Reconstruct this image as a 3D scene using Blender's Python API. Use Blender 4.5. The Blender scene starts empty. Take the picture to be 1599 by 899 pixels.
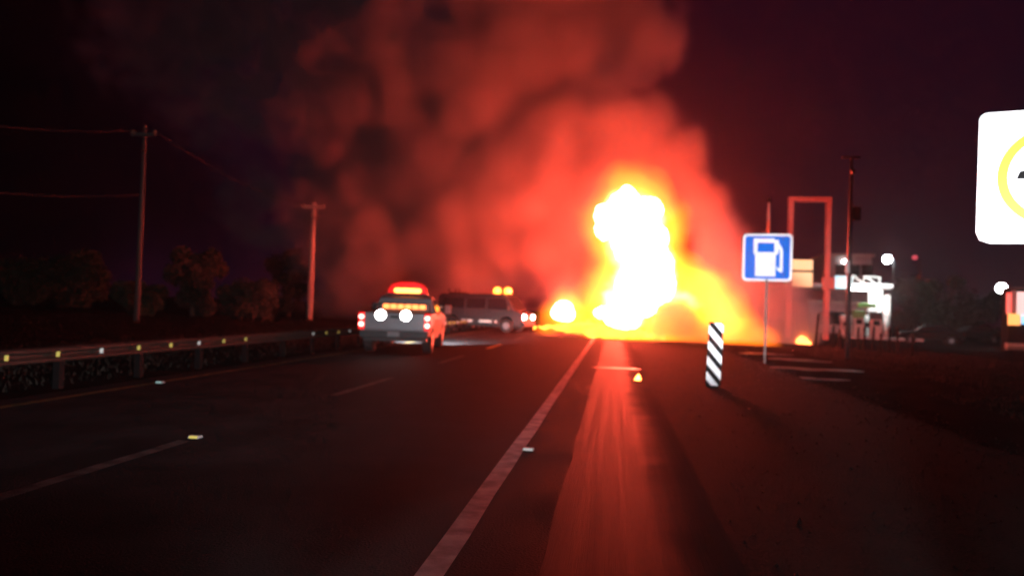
import bpy, bmesh, math, random
from mathutils import Matrix, Vector
R = math.radians
random.seed(11)
scene = bpy.context.scene
C = scene.collection

# ------------------------------------------------------------------ camera
F, CX, CY = 1185.0, 799.5, 449.5          # focal length and centre, photograph pixels
CAM_H = 1.4
cam_rot = Matrix.Rotation(R(7.66), 3, 'Z') @ Matrix.Rotation(R(90 + 1.41), 3, 'X') @ Matrix.Rotation(R(1.9), 3, 'Z')
cam_data = bpy.data.cameras.new('camera')
cam = bpy.data.objects.new('camera', cam_data)
C.objects.link(cam)
cam.matrix_world = Matrix.Translation((0, 0, CAM_H)) @ cam_rot.to_4x4()
cam_data.lens = 36.0 * F / 1599.0
cam_data.clip_start = 0.05
cam_data.clip_end = 2000
cam_data.dof.use_dof = True
cam_data.dof.focus_distance = 4.2
cam_data.dof.aperture_fstop = 1.2
scene.camera = cam

# ------------------------------------------------------------------ night sky
world = bpy.data.worlds.new('World')
scene.world = world
world.use_nodes = True
wt = world.node_tree
wt.nodes.clear()
sky = wt.nodes.new('ShaderNodeTexSky')
sky.sky_type = 'NISHITA'
sky.sun_disc = False
sky.sun_elevation = R(-7.0)
sky.sun_rotation = R(60)
tint = wt.nodes.new('ShaderNodeMix'); tint.data_type = 'RGBA'; tint.blend_type = 'ADD'
tint.inputs[0].default_value = 1.0
tint.inputs[7].default_value = (0.115, 0.021, 0.078, 1)       # town glow on a hazy night sky
wt.links.new(sky.outputs[0], tint.inputs[6])
bg = wt.nodes.new('ShaderNodeBackground'); bg.inputs[1].default_value = 0.085
wo = wt.nodes.new('ShaderNodeOutputWorld')
wt.links.new(tint.outputs[2], bg.inputs[0])
wt.links.new(bg.outputs[0], wo.inputs[0])

# ------------------------------------------------------------------ view and sampling
scene.render.engine = 'CYCLES'
vs = scene.view_settings
vs.view_transform = 'Standard'; vs.look = 'None'; vs.exposure = 0.0; vs.gamma = 1.0
cy = scene.cycles
cy.max_bounces = 4; cy.diffuse_bounces = 1; cy.glossy_bounces = 2; cy.transmission_bounces = 3
cy.volume_bounces = 0; cy.transparent_max_bounces = 24
cy.volume_step_rate = 6.0; cy.volume_max_steps = 128
cy.use_adaptive_sampling = True; cy.adaptive_threshold = 0.02; cy.adaptive_min_samples = 40
cy.use_denoising = True
cy.sample_clamp_indirect = 2.0
cy.use_light_tree = True

# ------------------------------------------------------------------ helpers
def ray(px, py):
    return cam_rot @ Vector(((px - CX) / F, -(py - CY) / F, -1.0))
def P(px, py, Y):
    """point at road distance Y metres seen at photograph pixel (px, py)"""
    d = ray(px, py)
    return Vector((0, 0, CAM_H)) + d * (Y / d.y)
def G(px, py, z=0.0):
    d = ray(px, py)
    return Vector((0, 0, CAM_H)) + d * ((z - CAM_H) / d.z)

class MB:
    def __init__(s): s.v = []; s.f = []
    def add(s, vs_, fs_):
        n = len(s.v); s.v += [tuple(v) for v in vs_]; s.f += [tuple(i + n for i in f) for f in fs_]; return s
    def box(s, x0, x1, y0, y1, z0, z1, m=None):
        vs_ = [Vector((x, y, z)) for z in (z0, z1) for y in (y0, y1) for x in (x0, x1)]
        if m is not None: vs_ = [m @ v for v in vs_]
        return s.add(vs_, [(0, 2, 3, 1), (4, 5, 7, 6), (0, 1, 5, 4), (2, 6, 7, 3), (0, 4, 6, 2), (1, 3, 7, 5)])
    def tube(s, pts, r, n=10, cap=True):
        pts = [Vector(p) for p in pts]
        rs = r if isinstance(r, (list, tuple)) else [r] * len(pts)
        vs_, fs_ = [], []
        for i, p in enumerate(pts):
            t = (pts[min(i + 1, len(pts) - 1)] - pts[max(i - 1, 0)]).normalized()
            a = t.cross(Vector((0, 0, 1)))
            if a.length < 0.1: a = t.cross(Vector((0, 1, 0)))
            a.normalize(); b = t.cross(a)
            for k in range(n):
                w = 2 * math.pi * k / n
                vs_.append(p + (a * math.cos(w) + b * math.sin(w)) * rs[i])
        for i in range(len(pts) - 1):
            for k in range(n):
                k2 = (k + 1) % n
                fs_.append((i * n + k, i * n + k2, (i + 1) * n + k2, (i + 1) * n + k))
        if cap:
            fs_.append(tuple(range(n - 1, -1, -1))); m = (len(pts) - 1) * n
            fs_.append(tuple(m + k for k in range(n)))
        return s.add(vs_, fs_)
    def prism(s, poly, x0, x1, fx=None):
        """polygon in (y, z) extruded along x; fx(y, z, side) may bend x"""
        n = len(poly)
        vs_ = [Vector((x0 if fx is None else x0 + fx(y, z), y, z)) for y, z in poly] + \
              [Vector((x1 if fx is None else x1 - fx(y, z), y, z)) for y, z in poly]
        fs_ = [tuple(range(n)), tuple(range(2 * n - 1, n - 1, -1))]
        for i in range(n):
            j = (i + 1) % n
            fs_.append((j, i, n + i, n + j))
        return s.add(vs_, fs_)
    def plate(s, poly, y0, y1):
        """polygon in (x, z) extruded along y"""
        n = len(poly)
        vs_ = [Vector((x, y0, z)) for x, z in poly] + [Vector((x, y1, z)) for x, z in poly]
        fs_ = [tuple(range(n)), tuple(range(2 * n - 1, n - 1, -1))]
        for i in range(n):
            j = (i + 1) % n
            fs_.append((j, i, n + i, n + j))
        return s.add(vs_, fs_)
    def slab(s, poly, z0, z1):
        n = len(poly)
        vs_ = [Vector((x, y, z0)) for x, y in poly] + [Vector((x, y, z1)) for x, y in poly]
        fs_ = [tuple(range(n)), tuple(range(2 * n - 1, n - 1, -1))]
        for i in range(n):
            j = (i + 1) % n
            fs_.append((j, i, n + i, n + j))
        return s.add(vs_, fs_)
    def ball(s, c, r, sc=(1, 1, 1), u=14, w=9):
        c = Vector(c); vs_ = [c + Vector((0, 0, r * sc[2]))]; fs_ = []
        for i in range(1, w):
            a = math.pi * i / w
            for k in range(u):
                b = 2 * math.pi * k / u
                vs_.append(c + Vector((r * sc[0] * math.sin(a) * math.cos(b), r * sc[1] * math.sin(a) * math.sin(b), r * sc[2] * math.cos(a))))
        vs_.append(c - Vector((0, 0, r * sc[2]))); L = len(vs_) - 1
        for k in range(u):
            fs_.append((0, 1 + k, 1 + (k + 1) % u)); q = 1 + (w - 2) * u
            fs_.append((L, q + (k + 1) % u, q + k))
        for i in range(w - 2):
            for k in range(u):
                a, b = 1 + i * u + k, 1 + i * u + (k + 1) % u
                fs_.append((a, a + u, b + u, b))
        return s.add(vs_, fs_)
    def mesh(s, name):
        me = bpy.data.meshes.new(name); me.from_pydata(s.v, [], s.f); me.validate(); me.update()
        bm = bmesh.new(); bm.from_mesh(me); bmesh.ops.recalc_face_normals(bm, faces=bm.faces); bm.to_mesh(me); bm.free()
        return me
    def build(s, name, mat, parent=None, loc=None, rz=0.0, bevel=0.0, smooth=False):
        me = s.mesh(name); me.materials.append(mat)
        o = bpy.data.objects.new(name, me); C.objects.link(o)
        if parent is not None: o.parent = parent
        if loc is not None: o.location = loc
        if rz: o.rotation_euler = (0, 0, rz)
        if smooth:
            for p in me.polygons: p.use_smooth = True
        if bevel:
            b = o.modifiers.new('bevel', 'BEVEL'); b.width = bevel; b.segments = 2; b.limit_method = 'ANGLE'; b.angle_limit = R(30)
        return o

def tag(o, label=None, cat=None, group=None, kind=None):
    if label: o['label'] = label
    if cat: o['category'] = cat
    if group: o['group'] = group
    if kind: o['kind'] = kind
    return o
def empty(name, loc=(0, 0, 0), rz=0.0):
    o = bpy.data.objects.new(name, None); C.objects.link(o)
    o.location = loc; o.rotation_euler = (0, 0, rz); o.empty_display_size = 0.2
    return o
def copy_tree(o, parent=None):
    c = o.copy(); C.objects.link(c); c.parent = parent
    for ch in list(o.children): copy_tree(ch, c)
    return c

# ------------------------------------------------------------------ materials
def mat(name, col, rough=0.6, metal=0.0, var=0.25, scale=8.0, bump=0.0, bscale=None, coat=0.0, spec=0.5, detail=5.0, rvar=0.0, stretch=None):
    m = bpy.data.materials.new(name); m.use_nodes = True
    t = m.node_tree; b = t.nodes['Principled BSDF']
    b.inputs['Metallic'].default_value = metal
    b.inputs['Roughness'].default_value = rough
    b.inputs['Coat Weight'].default_value = coat
    b.inputs['Specular IOR Level'].default_value = spec
    tc = t.nodes.new('ShaderNodeTexCoord'); mp = t.nodes.new('ShaderNodeMapping')
    if stretch: mp.inputs['Scale'].default_value = stretch
    t.links.new(tc.outputs['Object'], mp.inputs[0])
    n = t.nodes.new('ShaderNodeTexNoise'); n.inputs['Scale'].default_value = scale; n.inputs['Detail'].default_value = detail
    t.links.new(mp.outputs[0], n.inputs['Vector'])
    cr = t.nodes.new('ShaderNodeValToRGB')
    cr.color_ramp.elements[0].position = 0.3; cr.color_ramp.elements[1].position = 0.72
    cr.color_ramp.elements[0].color = tuple(c * (1 - var) for c in col) + (1,)
    cr.color_ramp.elements[1].color = tuple(min(1, c * (1 + var)) for c in col) + (1,)
    t.links.new(n.outputs[0], cr.inputs[0]); t.links.new(cr.outputs[0], b.inputs['Base Color'])
    if rvar:
        mr = t.nodes.new('ShaderNodeMapRange')
        mr.inputs[1].default_value = 0.3; mr.inputs[2].default_value = 0.7
        mr.inputs[3].default_value = max(0.02, rough - rvar); mr.inputs[4].default_value = min(1, rough + rvar)
        t.links.new(n.outputs[0], mr.inputs[0]); t.links.new(mr.outputs[0], b.inputs['Roughness'])
    if bump:
        n2 = t.nodes.new('ShaderNodeTexNoise'); n2.inputs['Scale'].default_value = bscale or scale * 4; n2.inputs['Detail'].default_value = 4
        t.links.new(mp.outputs[0], n2.inputs['Vector'])
        bp = t.nodes.new('ShaderNodeBump'); bp.inputs['Strength'].default_value = bump; bp.inputs['Distance'].default_value = 0.02
        t.links.new(n2.outputs[0], bp.inputs['Height']); t.links.new(bp.outputs[0], b.inputs['Normal'])
    return m
def lamp(name, col, strength, base=(0.6, 0.6, 0.6)):
    m = mat(name, base, 0.3, var=0.05)
    b = m.node_tree.nodes['Principled BSDF']
    b.inputs['Emission Color'].default_value = tuple(col) + (1,)
    b.inputs['Emission Strength'].default_value = strength
    return m

M = {}
M['soil'] = mat('dry_soil', (0.010, 0.0085, 0.008), 0.95, var=0.5, scale=0.6, bump=0.6, bscale=9, spec=0.0)
M['asphalt'] = mat('asphalt', (0.016, 0.015, 0.016), 0.8, var=0.45, scale=1.3, bump=0.5, bscale=60, rvar=0.1, spec=0.012)
M['asphalt_old'] = mat('worn_asphalt', (0.0085, 0.0075, 0.0078), 0.85, var=0.4, scale=1.8, bump=0.6, bscale=45, spec=0.006)
M['strip'] = mat('tarred_strip', (0.017, 0.0165, 0.0165), 0.62, var=0.5, scale=3.0, bump=0.2, bscale=34, rvar=0.045, stretch=(5.0, 0.05, 1), spec=0.013, detail=6)
def worn_edge(m):
    # the tarred strip is polished in the wheel track and fades into rough old asphalt to the right
    t = m.node_tree; b = t.nodes['Principled BSDF']
    src = b.inputs['Roughness'].links[0].from_socket
    tc = t.nodes.new('ShaderNodeTexCoord'); sx = t.nodes.new('ShaderNodeSeparateXYZ'); t.links.new(tc.outputs['Object'], sx.inputs[0])
    n = t.nodes.new('ShaderNodeTexNoise'); n.inputs['Scale'].default_value = 1.2; n.inputs['Detail'].default_value = 5; t.links.new(tc.outputs['Object'], n.inputs['Vector'])
    ad = t.nodes.new('ShaderNodeMath'); ad.operation = 'MULTIPLY_ADD'; ad.inputs[1].default_value = .5; t.links.new(n.outputs[0], ad.inputs[0]); t.links.new(sx.outputs['X'], ad.inputs[2])
    mr = t.nodes.new('ShaderNodeMapRange'); mr.interpolation_type = 'SMOOTHSTEP'; mr.inputs[1].default_value = .50; mr.inputs[2].default_value = .95; mr.inputs[3].default_value = 0; mr.inputs[4].default_value = .3
    t.links.new(ad.outputs[0], mr.inputs[0])
    a2 = t.nodes.new('ShaderNodeMath'); a2.operation = 'ADD'; t.links.new(src, a2.inputs[0]); t.links.new(mr.outputs[0], a2.inputs[1]); t.links.new(a2.outputs[0], b.inputs['Roughness'])
    sp = t.nodes.new('ShaderNodeMapRange'); sp.inputs[1].default_value = 0; sp.inputs[2].default_value = .3; sp.inputs[3].default_value = .013; sp.inputs[4].default_value = .005
    t.links.new(mr.outputs[0], sp.inputs[0]); t.links.new(sp.outputs[0], b.inputs['Specular IOR Level'])
worn_edge(M['strip'])
M['paint'] = mat('worn_white_road_paint', (0.30, 0.28, 0.275), 0.8, var=0.5, scale=5, bump=0.25, bscale=60, spec=.08)
M['paint_worn'] = mat('worn_out_white_road_paint', (0.05, 0.047, 0.045), 0.85, var=0.6, scale=5, bump=0.25, bscale=60, spec=.04)
M['paint_y'] = mat('worn_yellow_road_paint', (0.40, 0.31, 0.08), 0.8, var=0.35, scale=6, bump=0.25, bscale=60, spec=.08)
M['paint_yw'] = mat('worn_out_yellow_road_paint', (0.09, 0.07, 0.03), 0.85, var=0.6, scale=6, bump=0.25, bscale=60, spec=.04)
M['water'] = mat('puddle_water', (0.012, 0.011, 0.011), 0.40, var=0.2, scale=3, bump=0.5, bscale=3)
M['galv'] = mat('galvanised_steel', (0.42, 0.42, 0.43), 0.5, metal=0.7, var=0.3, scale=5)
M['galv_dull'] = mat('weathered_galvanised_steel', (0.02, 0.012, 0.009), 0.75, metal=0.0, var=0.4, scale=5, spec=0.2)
M['rail_post'] = mat('dark_dirty_steel', (0.006, 0.005, 0.005), 0.8, spec=.05)
M['wood_dark'] = mat('dark_wood_pole', (0.06, 0.05, 0.047), 0.85, var=0.3, scale=3, bump=0.3, stretch=(1, 1, 0.15))  # darker copy of the pole material
M['wood'] = mat('weathered_concrete_pole', (0.36, 0.32, 0.29), 0.85, var=0.3, scale=3, bump=0.3, stretch=(1, 1, 0.15))
M['ceramic'] = mat('brown_porcelain', (0.25, 0.14, 0.09), 0.25)
M['cable'] = mat('aluminium_cable', (0.035, 0.033, 0.033), 0.7, spec=.1)
M['steel_dark'] = mat('dark_painted_steel', (0.05, 0.045, 0.045), 0.5, var=0.3)
M['steel_post'] = mat('rusty_square_post', (0.10, 0.055, 0.045), 0.6, var=0.4, scale=10)
M['white_sheet'] = mat('white_sign_sheeting', (0.78, 0.78, 0.78), 0.6, var=0.10, scale=2.5, spec=.2)
M['blue_sheet'] = mat('blue_sign_sheeting', (0.006, 0.13, 0.60), 0.7, var=0.06, spec=.1)
M['yellow_sheet'] = mat('overexposed_red_sheeting', (0.85, 0.62, 0.03), 0.35, var=0.05)  # red ring given the yellow that overexposure turns it
M['black_sheet'] = mat('black_sign_sheeting', (0.008, 0.008, 0.008), 0.8, spec=.08)
M['reflector_w'] = mat('white_reflector', (0.9, 0.88, 0.8), 0.2, var=0.05)
M['reflector_y'] = mat('yellow_reflector', (0.9, 0.72, 0.16), 0.2, var=0.05)
M['reflector_g'] = mat('green_white_reflector', (0.6, 0.95, 0.85), 0.2, var=0.05)
M['alu'] = mat('aluminium_plate', (0.45, 0.45, 0.46), 0.4, metal=0.8, var=0.15)
M['pickup'] = mat('silver_grey_car_paint', (0.22, 0.21, 0.22), 0.35, metal=0.25, var=0.06, coat=0.8)
M['van'] = mat('dark_grey_car_paint', (0.03, 0.027, 0.03), 0.45, metal=0.0, var=0.06, coat=0.25)
M['plastic'] = mat('black_plastic', (0.02, 0.02, 0.02), 0.5)
M['rubber'] = mat('tyre_rubber', (0.018, 0.018, 0.018), 0.8, bump=0.2)
M['glass'] = mat('dark_car_glass', (0.015, 0.016, 0.018), 0.06, spec=0.7)
M['chrome'] = mat('chrome', (0.6, 0.6, 0.6), 0.2, metal=1.0)
M['rim'] = mat('alloy_rim', (0.4, 0.4, 0.41), 0.35, metal=0.9)
M['orange_frame'] = mat('red_steel', (0.62, 0.20, 0.16), 0.5, var=0.15)
M['concrete'] = mat('concrete', (0.34, 0.32, 0.30), 0.85, var=0.2, scale=2, bump=0.3)
M['gravel'] = mat('gravel', (0.06, 0.052, 0.048), 0.9, var=0.5, scale=20, spec=.1)
M['wall_white'] = mat('white_render_wall', (0.7, 0.69, 0.67), 0.7, var=0.08, scale=2)
M['wall_grey'] = mat('grey_render_wall', (0.3, 0.27, 0.27), 0.8, var=0.15, scale=1.5)
M['green_stripe'] = mat('green_painted_band', (0.22, 0.55, 0.16), 0.5)
M['leaf'] = mat('foliage', (0.02, 0.024, 0.012), 0.7, var=0.5, scale=1.2, spec=0.25)
M['leaf_dry'] = mat('dry_foliage', (0.028, 0.024, 0.018), 0.7, var=0.5, scale=1.2, spec=0.2)
M['bark'] = mat('bark', (0.08, 0.055, 0.04), 0.9, bump=0.5, scale=4, stretch=(1, 1, 0.2))
M['red_plastic'] = lamp('lit_red_lens', (1.0, 0.006, 0.006), 1.0, (0.4, 0.01, 0.01))  # lens glow doubles as the red halo round the bulbs
M['halo_dome'] = lamp('red_halo_glow', (1.0, 0.002, 0.002), 1.0, (0.4, 0.01, 0.01))
M['tail_lamp'] = lamp('lit_tail_bulb', (1.0, 0.32, 0.26), 6)
M['bar_lamp'] = lamp('lit_beacon_tube', (1.0, 0.24, 0.03), 9)
M['amber'] = lamp('lit_amber_lamp', (1.0, 0.22, 0.012), 10)
M['amber_strip'] = lamp('lit_amber_strip', (1.0, 0.20, 0.02), 4)
M['flood'] = lamp('lit_white_floodlight', (1.0, 0.93, 0.9), 30)
M['head'] = lamp('lit_headlight', (1.0, 0.9, 0.82), 40)
M['led'] = lamp('lit_street_lamp', (0.85, 0.95, 1.0), 60)
M['turq'] = lamp('lit_turquoise_fascia', (0.10, 0.62, 0.75), 1.0)
M['canopy_lamp'] = lamp('lit_canopy_panel', (1.0, 0.97, 0.95), 14)
M['cream_sign'] = lamp('lit_cream_sign_face', (1.0, 0.72, 0.30), 0.9)
M['kiosk_red'] = lamp('lit_red_panel', (0.8, 0.09, 0.07), 1.9)
M['kiosk_orange'] = lamp('lit_orange_panel', (0.9, 0.36, 0.09), 1.9)
M['kiosk_pink'] = lamp('lit_pink_panel', (0.62, 0.38, 0.36), 1.9)
M['screen'] = lamp('lit_blue_screen', (0.12, 0.5, 0.8), 2.0)
M['kiosk_wall'] = mat('dark_kiosk_wall', (.03, .025, .025), .8, spec=.1)
M['dim_red'] = lamp('dim_red_lamp', (0.8, 0.06, 0.10), 0.8)

# ------------------------------------------------------------------ ground and road
EDGE, LANE, LEFT, RAIL_X = -0.90, -4.06, -7.18, -7.95
def sheet(name, x0, x1, y0, y1, z, nx, ny, mt, rough=0.0, parent=None, fz=None, wob=0.0):
    mb = MB(); rnd = random.Random(hash(name) % 999)
    rnd = random.Random(len(name))
    for j in range(ny + 1):
        for i in range(nx + 1):
            x = x0 + (x1 - x0) * i / nx; y = y0 + (y1 - y0) * j / ny
            if wob and i in (0, nx): x += rnd.uniform(-wob, wob)
            zz = z + (fz(x, y) if fz else 0) + (rnd.uniform(-rough, rough) if rough else 0)
            mb.v.append((x, y, zz))
    for j in range(ny):
        for i in range(nx):
            a = j * (nx + 1) + i; mb.f.append((a, a + 1, a + nx + 2, a + nx + 1))
    return mb.build(name, mt, parent, smooth=True)
def land(x, y):
    """gentle bank left of the road, flat elsewhere"""
    z = 0.0
    if x < -10: z += 0.03 * min(40, -10 - x) * (0.6 + 0.4 * math.sin(y * 0.07))
    if x > 4.0: z -= 0.012 * min(20, x - 4.0)
    if abs(y) > 150 or abs(x) > 150: z = min(z, 0)
    return z
ground = sheet('ground', -160, 160, -30, 340, -0.022, 128, 148, M['soil'], fz=land)
tag(ground, kind='structure')
road = sheet('road', LEFT - 0.5, EDGE + 0.55, -20, 335, 0.0, 6, 120, M['asphalt']); tag(road, kind='structure')
shoulder = sheet('shoulder', 0.6, 4.3, -20, 130, -0.004, 8, 200, M['asphalt_old'], wob=0.08); tag(shoulder, kind='structure')
strip = sheet('tarred_strip', EDGE + 0.55, 0.76, -20, 130, 0.002, 4, 160, M['strip'], wob=0.018); tag(strip, kind='structure')
edge_line = sheet('edge_line', EDGE - 0.075, EDGE + 0.075, -20, 300, 0.006, 1, 300, M['paint'], parent=road, wob=0.006)
left_line = sheet('edge_line', LEFT - 0.07, LEFT + 0.07, -20, 300, 0.006, 1, 300, M['paint_yw'], parent=road, wob=0.006)
y = 6.9
while y < 160:
    d = sheet('lane_dash', LANE - 0.07, LANE + 0.07, y - 3.0, y, 0.006, 1, 8, M['paint_y'] if 24 < y < 30 else M['paint_worn'], parent=road, wob=0.006)
    y += 6.9
# reflective studs set into the road
def stud(px, py, m, label):
    g = G(px, py)
    e = empty('road_stud', (g.x, g.y, 0.006)); tag(e, label, 'road stud', 'reflective road studs')
    MB().prism([(-0.05, 0), (-0.028, 0.024), (0.028, 0.024), (0.05, 0)], -0.055, 0.055).build('housing', M['concrete'], e, bevel=0.003)
    MB().prism([(-0.0535, 0.002), (-0.0305, 0.0235), (-0.029, 0.0235), (-0.052, 0.002)], -0.045, 0.045).build('lens', m, e)
stud(250, 598, M['reflector_g'], 'greenish white road stud on the left edge line')
stud(305, 684, M['reflector_y'], 'yellow road stud on the dashed lane line')
stud(825, 703, M['reflector_w'], 'white road stud on the right edge line')

# puddles on the verge and spilled liquid on the strip
def blob(cx, cy_, rx, ry, n=22, seed=0, z=0.0, jag=0.28):
    rnd = random.Random(seed); pts = []
    ph = [rnd.uniform(0, 6.28) for _ in range(4)]
    for k in range(n):
        a = 2 * math.pi * k / n
        q = 1 + jag * (0.5 * math.sin(2 * a + ph[0]) + 0.35 * math.sin(3 * a + ph[1]) + 0.3 * math.sin(5 * a + ph[2]))
        pts.append((cx + rx * q * math.cos(a), cy_ + ry * q * math.sin(a)))
    return pts
def puddle(px, py, rx, ry, seed, label):
    g = G(px, py, -0.03 if px > 1100 else 0.0)
    o = MB().slab(blob(0, 0, rx, ry, 36, seed=seed, jag=.55), -0.002, 0.004).build('puddle', M['water'], loc=(g.x, g.y, land(g.x, g.y) + (-.016 if g.x > 4.3 else .002)))
    tag(o, label, 'puddle', 'puddles mirroring the fire')
puddle(1195, 552, 0.7, 0.7, 3, 'puddle at the foot of the blue pump sign')
puddle(1240, 561, 1.0, 0.6, 5, 'long thin puddle just right of the blue sign post')
puddle(1268, 576, 1.0, 0.55, 7, 'widest puddle glinting right of the blue sign')
puddle(1262, 591, 0.7, 0.3, 9, 'nearest narrow puddle right of the blue sign')
puddle(968, 575, 0.42, 0.16, 13, 'thin wet patch across the tarred strip below the fire')

# ------------------------------------------------------------------ guard rail on the left
def guard_rail():
    e = empty('guard_rail', (RAIL_X, 8, -.12)); tag(e, 'long steel guard rail with reflectors along the left road edge', 'guard rail')
    prof = [(x_, .615 + (z_ - .59) * .72) for x_, z_ in [(-0.02, .44), (.05, .47), (.05, .52), (-0.02, .565), (-0.02, .615), (.05, .66), (.05, .71), (-0.02, .74), (-0.05, .74), (.02, .70), (.02, .67), (-0.05, .62), (-0.05, .56), (.02, .51), (.02, .48), (-0.05, .44)]]
    yb = -6.0; k = 0
    while yb < 62:
        ln = 3.81
        dz = random.uniform(-0.012, 0.012); dx = random.uniform(-0.015, 0.015)
        n = len(prof)
        vs_ = [(x + dx, yb + k * 0.0, z + dz) for x, z in prof] + [(x + dx * 0.3, yb + ln + 0.05, z + dz * 0.2) for x, z in prof]
        mb = MB().add(vs_, [(i, (i + 1) % n, n + (i + 1) % n, n + i) for i in range(n)] + [tuple(range(n)), tuple(range(2 * n - 1, n - 1, -1))])
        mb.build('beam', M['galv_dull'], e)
        for q in range(2):
            py_ = yb + 0.6 + q * 1.905
            MB().box(-0.17, -0.06, py_ - 0.05, py_ + 0.05, -0.25, 0.66).build('post', M['rail_post'], e)
        yb += ln; k += 1
    for i in range(40):
        py_ = 2.5 + i * 0.94 - 8 + (2.0 if i > 22 else 0)
        if 8.2 < py_ < 10.5: continue
        MB().box(-0.012, 0.006, py_ - 0.012, py_ + 0.012, 0.60, 0.66).box(-0.026, 0.026, py_ - 0.022, py_ - 0.014, .585, .66).build('reflector', M['reflector_y'] if i % 3 else M['reflector_w'], e, loc=(0.035, 0, 0))
    return e
guard_rail()

# ------------------------------------------------------------------ poles
def utility_pole(base, h, r, label, arm=1.0, group='utility poles left of the road', box=False, lean=0.0, wm='wood'):
    e = empty('utility_pole', base); tag(e, label, 'utility pole', group)
    e.rotation_euler = (0, lean, 0)
    MB().tube([(0, 0, -0.5), (0, 0, h * 0.5), (0, 0, h)], [r * 1.25, r * 1.05, r * 0.8], 12).build('pole', M[wm], e, smooth=True)
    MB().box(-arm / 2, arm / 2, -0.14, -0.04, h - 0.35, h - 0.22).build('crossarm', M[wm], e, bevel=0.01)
    for s in (-0.45, 0.0, 0.45):
        zz = h - 0.22 if s else h
        MB().tube([(s * arm, -0.09 if s else 0, zz), (s * arm, -0.09 if s else 0, zz + .05), (s * arm, -0.09 if s else 0, zz + .12)], [.04, .07, .03], 8).build('insulator', M['ceramic'], e, smooth=True)
    MB().tube([(0, -r, h - 1.0), (arm * 0.22, -r, h - 0.95), (arm * 0.24, -r, h - 1.12)], 0.03, 6).build('bracket', M['galv_dull'], e)
    return e
pb1 = P(212, 525, 29); h1 = P(221, 200, 29).z - pb1.z
utility_pole(pb1, h1, 0.10, 'dim tall utility pole standing behind the left guard rail', arm=1.1, wm='wood_dark')
pb2 = P(483, 505, 45); h2 = P(489, 316, 45).z - pb2.z
utility_pole(pb2, h2, 0.16, 'red lit utility pole with crossarm in front of the smoke', arm=1.5)
def wire(a, b, sag, label):
    a, b = Vector(a), Vector(b); pts = []
    for i in range(25):
        t = i / 24; p = a.lerp(b, t); p.z -= sag * 4 * t * (1 - t); pts.append(p)
    o = MB().tube(pts, 0.014, 6).build('power_line', M['cable'], smooth=True)
    tag(o, label, 'power line', 'power lines on the left')
t1 = Vector((pb1.x, pb1.y - .09, pb1.z + h1 - 0.12)); t2 = Vector((pb2.x, pb2.y - .09, pb2.z + h2 - 0.12))
wire(t1 + Vector((-.5, 0, 0)), P(-60, 190, 20), 0.15, 'upper power line running left from the top of the dim pole')
wire(t1 + Vector((0, 0, -h1 * 0.31)), P(-60, 296, 20), 0.12, 'lower power line running left from the middle of the dim pole')
wire(t1 + Vector((.5, 0, 0)), t2 + Vector((-.6, 0, 0)), 0.5, 'power line strung between the two left utility poles')
pb3 = G(1323, 557); h3 = P(1330, 243, pb3.y).z
e = empty('lamp_pole', (pb3.x, pb3.y, -0.05)); tag(e, 'tall dark pole with short crossarm right of the red frame', 'pole')
MB().tube([(0, 0, -0.3), (0, 0, h3 * .5), (0, 0, h3)], [.095, .085, .06], 12).build('pole', M['steel_dark'], e, smooth=True)
MB().box(-.33, .30, -.05, .05, h3 - .06, h3 + .02).build('crossarm', M['galv_dull'], e, bevel=.01)
MB().ball((0.03, -.1, h3 - .55), .09, (1, 1, 1.3)).build('insulator', M['ceramic'], e, smooth=True)
MB().box(.08, .34, -.10, .10, 4.95, 5.45).build('transformer_box', M['galv_dull'], e, bevel=.03)
MB().box(-.16, -.02, -.14, -.08, 3.05, 3.5).build('meter_box', M['wall_white'], e, bevel=.01)
# thin mast behind the pump sign
pm = P(1196, 512, 52); hm = P(1203, 314, 52).z
e = empty('mast', (pm.x, pm.y, -.1)); tag(e, 'slim red lit mast rising behind the blue pump sign', 'mast')
MB().tube([(0, 0, -.3), (0, 0, hm * .8), (0, 0, hm)], [.16, .13, .08], 10).build('pole', M['wood'], e, smooth=True)
MB().tube([(0, 0, hm), (0, 0, hm + .35)], [.14, .10], 10).build('cap', M['galv_dull'], e)

# ------------------------------------------------------------------ road signs
def rrect(x0, x1, z0, z1, r, n=6, cut=None):
    pts = []
    for (cx, cz, a0) in ((x1 - r, z0 + r, -90), (x1 - r, z1 - r, 0), (x0 + r, z1 - r, 90), (x0 + r, z0 + r, 180)):
        for k in range(n + 1):
            a = R(a0 + 90 * k / n); pts.append((cx + r * math.cos(a), cz + r * math.sin(a)))
    return pts
def ring_band(mb, cx, cz, r0, r1, y0, y1, n=64):
    vs_ = []; fs_ = []
    for k in range(n):
        a = 2 * math.pi * k / n
        for r in (r0, r1):
            for yy in (y0, y1): vs_.append((cx + r * math.cos(a), yy, cz + r * math.sin(a)))
    for k in range(n):
        a, b = 4 * k, 4 * ((k + 1) % n)
        fs_ += [(a, a + 2, b + 2, b), (a + 1, b + 1, b + 3, a + 3), (a, b, b + 1, a + 1), (a + 2, a + 3, b + 3, b + 2)]
    mb.add(vs_, fs_)
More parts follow.
